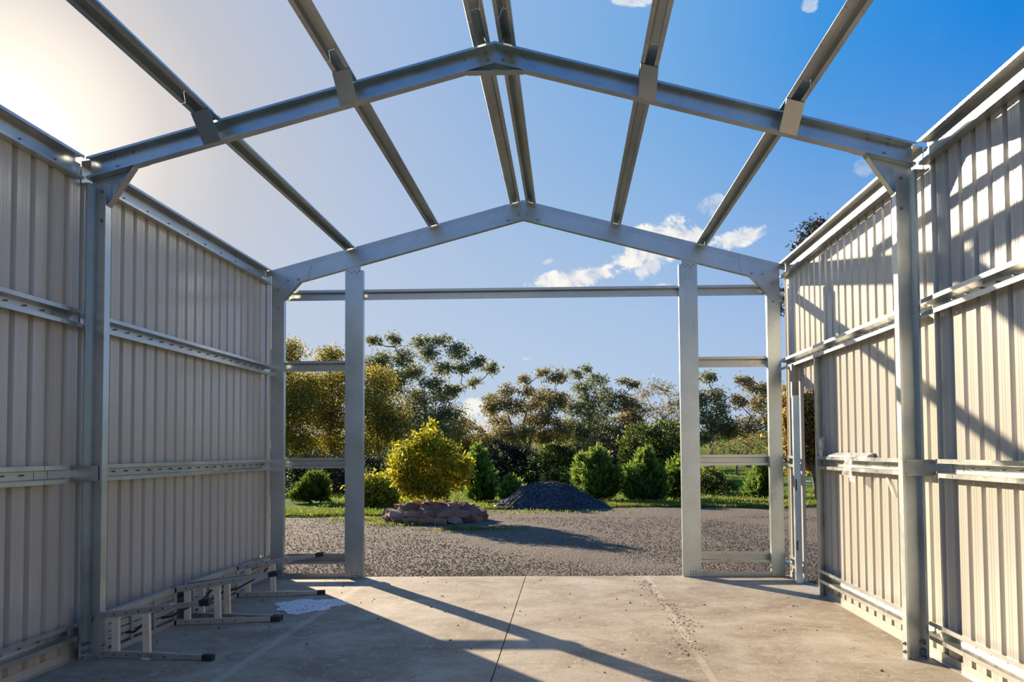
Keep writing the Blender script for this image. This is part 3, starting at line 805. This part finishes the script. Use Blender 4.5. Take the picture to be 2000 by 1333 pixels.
def plant(name, label, cat, group, Y, bx, blobs, leafm, leaf=(.16, .06), dens=.5, bark=BARK, tr=.12, mode='clump', clump=.25, stems=1, droop=-.3, fork=.45, depth=.35, twig=True, gz=None, topf=.62):
    """blobs: crown masses as (px, py, rx, ry) of the photograph, set out in depth about the trunk"""
    base = at(bx, 900, Y); z0 = float(lawn_z(base.x, Y)) if gz is None else gz
    base = Vector((base.x, Y, z0)); k = Y / F_PX
    e = empty(name, base, label, cat, group)
    cs = []
    for (px, py, rx, ry) in blobs:
        c = at(px, py, Y); cs.append((c, rx * k, ry * k))
    xs_ = [c.x for c, _, _ in cs]; half = (max(xs_) - min(xs_)) / 2 + max(r for _, r, _ in cs)
    VV = []; FF = []; TT = []; off = 0; wood = MB(); twigs = MB()
    zlow = min(c.z - rz for c, _, rz in cs); zc = max(c.z for c, _, _ in cs)
    fk = Vector((base.x * .6 + float(np.mean(xs_)) * .4, Y, z0 + max(.25 * (zc - z0), (np.mean([c.z for c, _, _ in cs]) - z0) * fork)))
    axis_top = Vector((fk.x * .5 + float(np.mean(xs_)) * .5, Y, z0 + topf * (zc - z0)))
    for sidx in range(stems):
        o = Vector((rng.normal(0, tr * 2) if stems > 1 else 0, rng.normal(0, tr * 2) if stems > 1 else 0, 0))
        pth = [base + o * .5 - Vector((0, 0, .1)), base.lerp(fk, .5) + o * 1.5 + Vector((rng.normal(0, tr), rng.normal(0, tr), 0)), fk + o * 2, fk.lerp(axis_top, .55) + o * 3 + Vector((rng.normal(0, tr), rng.normal(0, tr), 0)), axis_top + o * 4]
        wood.tube(pth, [tr * 1.15, tr * .9, tr * .65, tr * .4, tr * .12], 7)
    nodes = [(fk.lerp(axis_top, q), tr * (.62 - .4 * q)) for q in (-.4, -.15, .1, .35, .6, .85)]
    cs = [(c + Vector((0, float(rng.uniform(-1, 1)) * half * depth, 0)), rx, rz) for c, rx, rz in cs]
    cs.sort(key=lambda q: (q[0] - fk).length)
    for bi, (c, rx, rz) in enumerate(cs):
        ryd = (rx + rz) / 2
        best = min(nodes, key=lambda q: (q[0] - c).length + 1.6 * max(0, q[0].z - c.z + .35 * math.hypot(q[0].x - c.x, q[0].y - c.y)))
        p0, r0_ = best; ln_ = (c - p0).length; r1 = max(tr * .24, min(r0_ * .85, tr * .48))
        bend = Vector((rng.normal(0, .09), rng.normal(0, .09), -.10)) * ln_
        q1 = p0.lerp(c, .3) + bend * .8; q2 = p0.lerp(c, .65) + bend * .7 + Vector((rng.normal(0, .04), 0, 0)) * ln_
        if twig: twigs.tube([p0, q1, q2, c], [r1, r1 * .8, r1 * .6, r1 * .35], 5)
        nodes += [(q1, r1 * .8), (q2, r1 * .6), (c, r1 * .4)]
        area = rx * rz / (k * k) * math.pi; nl = int(area * dens)
        cv = np.array(c); sc_ = np.array([rx, ryd, rz])
        if mode == 'clump':
            nc = max(5, int(8 + area / 55)); C = sphere_pts(nc, .3) * sc_ * .85
            if twig:
                for q in C[: min(nc, 12)]:
                    p2 = c + Vector(q); twigs.tube([c, c.lerp(p2, .5) + Vector((0, 0, -.05 * rx)), p2], [r1 * .4, r1 * .28, r1 * .12], 4)
            idx = rng.integers(0, nc, nl); rad = clump * (rx + rz) / 2
            off_ = rng.normal(0, 1, (nl, 3)) * rad * np.array([1, 1, .6])
            P = cv + C[idx] + off_; D = rng.normal(0, 1, (nl, 3)); D[:, 2] += droop * 2
            tn = np.clip(rng.normal(.45, .22, nl) + (rng.uniform(-.2, .2, nc))[idx], 0, 1)
        elif mode == 'round':
            S = sphere_pts(nl, .72); lump = 1 + .17 * np.sin(S[:, 0] * 6 + bi) * np.sin(S[:, 2] * 6 + bi) + .10 * np.sin(S[:, 1] * 11 + S[:, 0] * 5) + rng.normal(0, .06, nl)
            P = cv + S * sc_ * lump[:, None]; D = S + rng.normal(0, .6, (nl, 3)); D[:, 2] += .25
            tn = np.clip(rng.normal(.4, .2, nl) + .25 * np.clip(S[:, 2], -.6, 1), 0, 1) if False else np.clip(rng.normal(.42, .24, nl), 0, 1)
        else:   # 'spray': upward feathered sprays
            ns = max(36, int(area / 26)); S = sphere_pts(ns, .55); S[:, 2] = np.abs(S[:, 2]) * np.where(rng.uniform(0, 1, ns) < .62, 1, -1)
            taper = np.clip(1.12 - .55 * np.clip((S[:, 2] + 1) / 2, 0, 1), .2, 1.1); S[:, :2] *= taper[:, None]
            dr = S * np.array([.75, .75, .25]) + np.array([0, 0, .75]) + rng.normal(0, .22, (ns, 3)); dr /= np.linalg.norm(dr, axis=1, keepdims=True)
            per = max(6, nl // ns); idx = np.repeat(np.arange(ns), per); tt = rng.uniform(-.5, .5, len(idx)); lnS = .85 * (rx + rz) / 2 * rng.uniform(.6, 1.15, ns)
            P = cv + S[idx] * sc_ * .92 + dr[idx] * (tt * lnS[idx])[:, None] + rng.normal(0, 1, (len(idx), 3)) * (.10 * rx * (.56 - tt))[:, None]
            D = dr[idx] + rng.normal(0, .38, (len(idx), 3)); tn = np.clip(rng.normal(.36, .18, len(idx)) + tt * .55, 0, 1)
        n_ = len(P); keep = P[:, 2] > z0 + .03; P, D, tn = P[keep], D[keep], tn[keep]; n_ = len(P)
        v, f_, t_ = leaf_arrays(P, D, leaf[0] * rng.uniform(.6, 1.35, n_), leaf[1] * rng.uniform(.7, 1.3, n_), tn)
        VV.append(v); FF.append(f_ + off); TT.append(t_); off += len(v)
    wood.build('trunk', bark, e, True)
    if twig: tag(twigs.build('branches', bark, e, True, False), kind='stuff')
    tag(np_mesh('foliage', np.concatenate(VV), np.concatenate(FF), leafm, e, np.concatenate(TT)), kind='stuff')
    return e


GT = 'gum trees behind the yard'
EU = dict(leaf=(.24, .085), dens=.56, tr=.20, clump=.33, droop=-.25)
plant('gum_tree', 'tallest grey-green gum tree with bare forked limbs, behind the stone planter', 'tree', GT, 58, 822,
      [(811, 660, 22, 14), (852, 660, 23, 13), (894, 687, 26, 17), (931, 708, 22, 12), (955, 718, 18, 13), (744, 671, 16, 11), (777, 671, 16, 13), (792, 700, 24, 20), (744, 704, 18, 24), (838, 690, 24, 17),
       (808, 728, 26, 18), (849, 748, 24, 14), (905, 718, 24, 12), (875, 808, 38, 18), (811, 776, 32, 28), (762, 752, 30, 34), (727, 722, 16, 36), (740, 790, 30, 30), (897, 822, 25, 14), (785, 812, 35, 25), (870, 770, 26, 20), (835, 820, 40, 26), (775, 735, 24, 18), (850, 845, 44, 22), (720, 840, 30, 30), (925, 745, 14, 10), (890, 760, 18, 12), (865, 720, 20, 14), (825, 850, 44, 30), (890, 850, 30, 20)],
      L_EUC, **EU)
plant('gum_tree', 'olive gum tree with several leaning trunks above the dark hedge', 'tree', GT, 62, 1012,
      [(1024, 739, 16, 11), (990, 761, 20, 14), (1061, 727, 16, 11), (1087, 739, 22, 14), (975, 787, 26, 18), (952, 776, 14, 12), (1012, 795, 26, 18), (1057, 769, 26, 18), (1095, 780, 22, 20), (975, 825, 26, 18), (1024, 840, 24, 18), (1069, 817, 26, 18), (1100, 840, 20, 20), (1000, 860, 34, 16), (1060, 855, 34, 20), (1040, 790, 24, 16), (1030, 765, 20, 12), (985, 850, 30, 24), (1045, 825, 26, 22), (1080, 860, 30, 26), (960, 800, 18, 16), (1075, 790, 22, 18)],
      L_EUCB, stems=3, **EU)
plant('gum_tree', 'grey gum tree with twin spires of foliage above the gravel heap', 'tree', GT, 64, 1148,
      [(1125, 731, 16, 11), (1144, 718, 14, 9), (1170, 739, 23, 13), (1140, 761, 26, 16), (1177, 772, 22, 18), (1117, 795, 26, 18), (1155, 810, 30, 22), (1132, 842, 30, 22), (1185, 830, 22, 22), (1165, 860, 34, 24), (1125, 868, 30, 18), (1150, 785, 24, 16), (1190, 795, 16, 18), (1115, 835, 26, 24), (1160, 840, 28, 24), (1190, 862, 28, 24)], L_EUC, **EU)
plant('gum_tree', 'slim gum tree with small tufted crown next to the bare branched tree', 'tree', GT, 64, 1225,
      [(1219, 744, 15, 9), (1237, 750, 14, 11), (1211, 776, 18, 13), (1234, 788, 20, 15), (1219, 818, 22, 18), (1200, 844, 24, 18), (1245, 830, 18, 18), (1228, 850, 30, 20), (1222, 795, 18, 16), (1215, 870, 28, 20), (1250, 858, 26, 24), (1240, 810, 16, 16)], L_EUCB, **EU)
plant('bare_tree', 'thinly leaved tree with a net of bare dark branches', 'tree', None, 64, 1292,
      [(1282, 754, 26, 15), (1305, 762, 20, 16), (1262, 770, 18, 16), (1316, 790, 22, 20), (1279, 800, 24, 18), (1300, 815, 22, 18), (1258, 805, 16, 16), (1340, 780, 22, 26), (1280, 840, 30, 24), (1315, 840, 28, 26)], L_EUCB, leaf=(.22, .08), dens=.2, tr=.18, clump=.36, stems=2)
plant('gum_tree', 'tall gum tree framed by the gable girts, beside the wide gable post', 'tree', GT, 60, 1390,
      [(1382, 737, 22, 13), (1372, 780, 18, 20), (1399, 775, 20, 22), (1388, 825, 22, 26), (1410, 805, 16, 20), (1350, 800, 24, 40), (1375, 855, 28, 18), (1410, 840, 20, 24)], L_EUC, **EU)
plant('gum_tree', 'broad russet gum tree framed by the gable girts, beside the corner column', 'tree', GT, 60, 1462,
      [(1448, 748, 22, 12), (1476, 760, 24, 14), (1485, 790, 18, 20), (1443, 785, 20, 17), (1465, 835, 32, 26), (1425, 838, 20, 24), (1500, 770, 22, 22), (1505, 830, 24, 40)], L_EUCB, **EU)
plant('wattle_tree', 'golden olive wattle tree closest to the shaded wall, seen past the corner column', 'tree', 'golden wattle trees', 50, 562,
      [(540, 720, 36, 40), (572, 690, 28, 32), (556, 760, 48, 46), (592, 795, 42, 46), (556, 845, 48, 46), (598, 870, 40, 40), (500, 780, 60, 80)], L_GOLD, leaf=(.18, .075), dens=.62, tr=.15, clump=.34)
plant('wattle_tree', 'golden olive wattle tree rising behind the wide gable post', 'tree', 'golden wattle trees', 52, 645,
      [(650, 700, 30, 24), (640, 750, 42, 42), (622, 800, 46, 42), (655, 830, 40, 42), (692, 760, 38, 56), (604, 755, 26, 36), (650, 878, 42, 36)], L_GOLD, leaf=(.18, .075), dens=.62, tr=.15, clump=.34)
plant('wattle_tree', 'loose golden wattle between the wide gable post and the yellow shrub', 'tree', 'golden wattle trees', 51, 738,
      [(730, 800, 38, 56), (752, 850, 42, 46), (720, 880, 38, 40), (768, 822, 36, 44), (740, 745, 26, 36)], L_GOLD, leaf=(.18, .075), dens=.5, tr=.13, clump=.34)
HG = 'rounded shrubs behind the yard'
plant('rounded_shrub', 'russet-topped rounded shrub behind the yellow shrub', 'shrub', HG, 38, 908, [(914, 858, 38, 28), (888, 888, 30, 30), (930, 890, 34, 32)], L_ORAN, leaf=(.13, .055), dens=.62, mode='round', tr=.08, twig=False)
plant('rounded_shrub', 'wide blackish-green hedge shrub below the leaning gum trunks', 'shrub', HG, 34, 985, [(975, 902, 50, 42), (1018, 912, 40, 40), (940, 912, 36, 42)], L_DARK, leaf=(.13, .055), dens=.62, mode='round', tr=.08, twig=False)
plant('rounded_shrub', 'dark rounded shrub with a yellow-green top behind the gravel heap', 'shrub', HG, 32, 1090, [(1092, 908, 35, 38), (1082, 888, 28, 20), (1102, 890, 20, 18)], L_ROUND, leaf=(.13, .055), dens=.62, mode='round', tr=.08, twig=False)
plant('rounded_shrub', 'large double-headed shrub with yellow tips behind the two widest conifers', 'shrub', HG, 34, 1275, [(1255, 872, 42, 42), (1302, 862, 30, 40), (1235, 895, 28, 30), (1322, 885, 26, 38), (1285, 905, 45, 40)], L_ROUND, leaf=(.13, .055), dens=.62, mode='round', tr=.1, twig=False)
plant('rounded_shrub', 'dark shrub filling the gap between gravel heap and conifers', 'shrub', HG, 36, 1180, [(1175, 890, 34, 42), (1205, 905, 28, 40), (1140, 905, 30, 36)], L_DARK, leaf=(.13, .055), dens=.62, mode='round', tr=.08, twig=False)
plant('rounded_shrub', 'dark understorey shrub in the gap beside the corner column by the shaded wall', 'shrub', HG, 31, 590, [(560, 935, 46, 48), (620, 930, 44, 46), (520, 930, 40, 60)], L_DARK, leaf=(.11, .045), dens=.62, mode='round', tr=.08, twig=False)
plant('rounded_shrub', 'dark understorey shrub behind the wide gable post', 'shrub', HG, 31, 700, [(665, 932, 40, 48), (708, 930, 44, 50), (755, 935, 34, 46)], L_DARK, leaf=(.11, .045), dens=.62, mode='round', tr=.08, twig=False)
plant('rounded_shrub', 'low olive shrub on the lawn beside the wide gable post near the doorway', 'shrub', HG, 27, 1392, [(1388, 946, 30, 30), (1412, 962, 24, 22), (1365, 958, 24, 28)], L_ROUND, leaf=(.11, .045), dens=.62, mode='round', tr=.06, twig=False)
plant('rounded_shrub', 'brown-gold shrub on the far lawn under the framed gum trees', 'shrub', HG, 44, 1440, [(1440, 874, 24, 14), (1482, 868, 26, 22), (1400, 878, 18, 12)], L_EUCB, leaf=(.13, .055), dens=.62, mode='round', tr=.08, twig=False)
plant('leafy_bush', 'yellow-green leafy bush between the wide gable post and the stone planter', 'shrub', None, 22.5, 738, [(735, 955, 34, 36), (715, 968, 22, 28), (755, 972, 24, 26)], L_YEL, leaf=(.13, .055), dens=.75, mode='clump', clump=.34, tr=.03, bark=STEM, stems=3)
CG = 'feathery conifers along the yard edge'
CO = dict(leaf=(.15, .028), dens=1.25, mode='spray', tr=.06, twig=False)
plant('conifer', 'tall green conifer just behind the stone planter', 'conifer', CG, 24.0, 936, [(935, 935, 32, 44), (933, 905, 20, 32), (948, 955, 28, 30), (938, 964, 32, 20)], L_CON, **CO)
plant('conifer', 'smallest green conifer between the stone planter and the gravel heap', 'conifer', CG, 23.2, 1000, [(1000, 962, 24, 24), (997, 948, 12, 16), (1000, 972, 22, 14)], L_CON, **CO)
plant('conifer', 'wide green conifer at the end of the gravel heap', 'conifer', CG, 24.5, 1165, [(1165, 938, 44, 44), (1168, 905, 24, 28), (1166, 893, 11, 18), (1140, 925, 24, 32), (1190, 940, 24, 34), (1165, 962, 42, 22)], L_CON, **CO)
plant('conifer', 'pointed green conifer beside the wide conifer, standing clear of the heap', 'conifer', CG, 24.5, 1258, [(1258, 942, 42, 44), (1262, 910, 22, 30), (1263, 896, 11, 18), (1232, 950, 22, 34), (1285, 950, 22, 32), (1258, 964, 40, 20)], L_CON, **CO)
plant('conifer', 'green conifer half hidden by the wide gable post near the doorway', 'conifer', CG, 25, 1318, [(1318, 945, 24, 40), (1330, 930, 20, 34), (1320, 965, 24, 20)], L_CON, **CO)
plant('conifer', 'bright green conifer beside the gable corner column near the doorway', 'conifer', CG, 25, 1488, [(1488, 945, 24, 42), (1475, 962, 20, 28), (1502, 950, 18, 36)], L_CON, **CO)
plant('conifer', 'yellow-green conifer sapling in the gable bay by the shaded wall', 'conifer', CG, 24, 612, [(612, 964, 30, 30), (608, 945, 18, 20), (630, 960, 18, 28), (590, 970, 18, 22)], make_leaf('sapling_needle', (.04, .055, .01), (.12, .16, .02), (.26, .30, .04)), **CO)
plant('doorway_tree', 'brown-leaved tree filling the view through the doorway', 'tree', None, 24, 1600, [(1585, 800, 34, 44), (1575, 850, 34, 50), (1600, 830, 44, 60), (1560, 790, 26, 30), (1590, 890, 36, 34), (1548, 850, 22, 60), (1535, 800, 16, 55), (1540, 890, 18, 40)],
      make_leaf('bronze_leaf', (.10, .065, .018), (.30, .20, .05), (.58, .42, .12), .6), leaf=(.13, .055), dens=.5, tr=.12, clump=.3)
plant('gum_tree', 'dark-leaved gum tree showing its top above the sunlit wall', 'tree', GT, 14.5, 1612, [(1588, 448, 30, 22), (1612, 430, 26, 16), (1570, 470, 16, 18), (1600, 480, 30, 30), (1625, 500, 40, 50), (1660, 520, 40, 60), (1530, 580, 5, 30), (1529, 600, 4, 16)],
      make_leaf('blue_gum_leaf', (.02, .03, .03), (.05, .065, .06), (.12, .14, .11), .2), leaf=(.10, .03), dens=.16, tr=.07, clump=.3)

# yellow shrub growing out of the stone planter
PY = 17.6
plant('yellow_shrub', 'bushy yellow-green shrub with pale stems growing out of the stone planter', 'shrub', None, PY, 838,
      [(838, 858, 30, 26), (802, 890, 32, 32), (872, 888, 34, 34), (836, 905, 52, 44), (800, 930, 34, 32), (880, 930, 34, 34), (838, 945, 44, 26), (778, 905, 14, 20), (905, 910, 14, 24), (812, 955, 26, 20), (868, 958, 26, 18), (838, 838, 12, 16), (785, 935, 18, 20)],
      L_YEL, leaf=(.115, .042), dens=.27, tr=.013, mode='clump', clump=.27, bark=STEM, stems=5, droop=-.1, fork=.3, gz=.25)

# ------------------------------------------------------------------ stone planter: every stone its own piece
pl_c = at(849, 1000, PY); pcx = pl_c.x
E_ = empty('stone_planter', (pcx, PY, GZ), 'raised ring of stacked rust-brown rocks round the yellow shrub', 'planter')
ico = bmesh.new(); bmesh.ops.create_icosphere(ico, subdivisions=1, radius=1.0)
IV = np.array([v.co[:] for v in ico.verts]); IF = [tuple(v.index for v in f.verts) for f in ico.faces]; ico.free()
stones = []
for k in range(8):
    v = np.sign(IV) * np.abs(IV) ** .7 * (1 + rng.uniform(-.24, .24, (len(IV), 1))) + rng.normal(0, .05, IV.shape)
    me = bpy.data.meshes.new('stone'); me.from_pydata([tuple(x) for x in v], [], IF); me.materials.append(ROCK); stones.append(me)


def stone(parent, me, loc, sc, rot):
    o = bpy.data.objects.new('stone', me); COL.objects.link(o); o.parent = parent; w = parent['_w']
    o.location = (loc[0] - w[0], loc[1] - w[1], loc[2] - w[2]); o.scale = sc; o.rotation_euler = rot; return o


for layer, (cnt, ra, rb, z, tilt) in enumerate(((19, .99, .70, .08, .12), (18, .93, .64, .20, .22), (14, .72, .46, .30, .45))):
    for k in range(cnt):
        t = 2 * math.pi * (k + .5 * layer + rng.uniform(-.2, .2)) / cnt
        x, y = pcx + ra * math.cos(t) * rng.uniform(.95, 1.05), PY + rb * math.sin(t) * rng.uniform(.95, 1.05)
        if layer == 2: z = .28 + .06 * rng.uniform()
        ln = rng.uniform(.16, .30) * (1.0 if layer < 2 else .8); hh = rng.uniform(.075, .11)
        tang = math.atan2(rb * math.cos(t), -ra * math.sin(t)) + (rng.uniform(-.4, .4) if layer < 2 else rng.uniform(.2, 1.2))
        stone(E_, stones[int(rng.integers(0, 8))], (x, y, GZ + z), (ln, rng.uniform(.12, .17), hh), (rng.uniform(-.2, .2), rng.uniform(-tilt, tilt), tang))
for k in range(9):
    t = rng.uniform(0, 6.28); q = rng.uniform(.1, .5)
    stone(E_, stones[k % 8], (pcx + .9 * q * math.cos(t), PY + .5 * q * math.sin(t), GZ + .36), (.2, .13, .08), (rng.uniform(-.2, .2), rng.uniform(-.3, .3), t))
gx_ = np.linspace(-1, 1, 22)


def mound(x, y):
    r2 = x ** 2 + y ** 2; return np.clip(.38 * (1 - r2 * .75), -.02, None) + .015 * np.sin(x * 19) * np.sin(y * 17)


X, Yg = np.meshgrid(gx_, gx_); Z = mound(X, Yg)
V = np.stack([pcx + X * .92, PY + Yg * .64, GZ + Z], 2).reshape(-1, 3); i = np.arange(21)[:, None] * 22 + np.arange(21)[None]
np_mesh('soil', V, np.stack([i, i + 1, i + 23, i + 22], 2).reshape(-1, 4), SOIL, E_, None, True)

# ------------------------------------------------------------------ gravel heap, plastic sheet, pond, grass
HY = 22.0; hc = at(1072, 990, HY); hx = hc.x
xs = np.linspace(-1.75, 1.75, 80); ysh = np.linspace(-1.2, 1.2, 46)


def heap(x, y):
    prof = np.interp(x, [-1.75, -1.55, -1.05, -.7, -.25, .35, .7, 1.1, 1.6, 1.75], [-.05, 0.0, .30, .56, .66, .66, .52, .30, .04, -.05])
    cross = np.clip(1 - (np.abs(y) / 1.15) ** 1.5, 0, 1)
    return np.where(cross > 0, prof * cross ** .8, -.05) + .018 * np.sin(x * 13 + y * 7) + .014 * np.sin(x * 29 - y * 23) - .01


X, Yg = np.meshgrid(xs, ysh); Z = heap(X, Yg) + rng.normal(0, .012, X.shape)
V = np.stack([hx + X, HY + Yg, GZ + Z], 2).reshape(-1, 3); i = np.arange(len(ysh) - 1)[:, None] * len(xs) + np.arange(len(xs) - 1)[None]
e = np_mesh('gravel_heap', V, np.stack([i, i + 1, i + len(xs) + 1, i + len(xs)], 2).reshape(-1, 4), BLUEGRAVEL, None, None, True)
tag(e, 'dark blue-grey heap of gravel at the grass edge between planter and conifers', 'heap')
n = 2600; x = rng.uniform(-1.6, 1.6, n); y = rng.uniform(-1.15, .4, n); z = heap(x, y); k_ = z > .02
tag(pebbles('loose_stones', np.stack([hx + x, HY + y, GZ + z], 1)[k_], .022, BLUEGRAVEL, .8, None), kind='stuff'); o = bpy.data.objects['loose_stones']; o.parent = e
pts = [at(962, 994, 21.2), at(975, 991, 21.25), at(990, 990, 21.3), at(1005, 984, 21.45), at(1016, 974, 21.6), at(1030, 965, 21.8)]
e = empty('rolled_sheet', (pts[1].x, 21.2, GZ), 'black plastic sheet rolled along the foot of the gravel heap, pale at its end', 'sheet')
mb = MB(); mb.tube([pts[0] + Vector((.05, 0, 0))] + pts[1:], [.07, .085, .08, .07, .06, .04], 8); mb.build('roll', TARP, e, True)
mb = MB(); mb.tube([pts[0] + Vector((-.03, -.01, -.02)), pts[0] + Vector((.14, 0, .0))], [.05, .087], 8); tag(mb.build('roll_end', TARPEND, e, True), 'pale whitish end of the roll')

pw = at(1580, 931, 40); zl = float(lawn_z(pw.x, 40))
mb = MB(); n = 20; mb.sweep([[(pw.x + 2.2 * math.cos(2 * math.pi * k / n), 40 + 3.2 * math.sin(2 * math.pi * k / n), zl + h) for k in range(n)] for h in (-.2, .08)])
tag(mb.build('pond', WATER), 'small blue pond on the lawn, seen low through the doorway', 'pond')


def blades(name, P, h, lab, cat='grass'):
    n = len(P); D = rng.normal(0, .35, (n, 3)); D[:, 2] = 1
    v, f_, t_ = leaf_arrays(P, D, h * rng.uniform(.5, 1.4, n), np.full(n, .028), np.clip(rng.normal(.5, .25, n), 0, 1))
    return tag(np_mesh(name, v, f_, L_GRASS, None, t_), lab, cat, None, 'stuff')


n = 30000; x = rng.uniform(-13, 15, n); y = edge_y(x) + rng.gamma(1.2, .55, n) - .12
blades('edge_grass', np.stack([x, y, lawn_z(x, y)], 1), .075, 'rough grass fringe where the lawn meets the gravel yard')
n = 30000; y = 22 + 30 * rng.uniform(0, 1, n) ** 1.6; x = .4 + rng.uniform(-.3, .42, n) * y
blades('lawn_grass', np.stack([x, y, lawn_z(x, y)], 1), .09, 'short green grass growing over the lawn')
n = 2200; cx = rng.choice(len([0, 1, 2, 3]), n); cen = np.array([(-3.9, 18.0, .5, .35), (-1.3, 15.7, .45, .12), (-.6, 20.0, 1.2, .5), (-2.9, 16.9, .4, .25)])[cx]
P = np.stack([cen[:, 0] + rng.normal(0, 1, n) * cen[:, 2], cen[:, 1] + rng.normal(0, 1, n) * cen[:, 3], np.full(n, GZ + .01)], 1)
blades('grass_tufts', P, .055, 'thin grass tufts coming up through the gravel around the stone planter')

for o in list(bpy.data.objects):
    if '_w' in o: del o['_w']
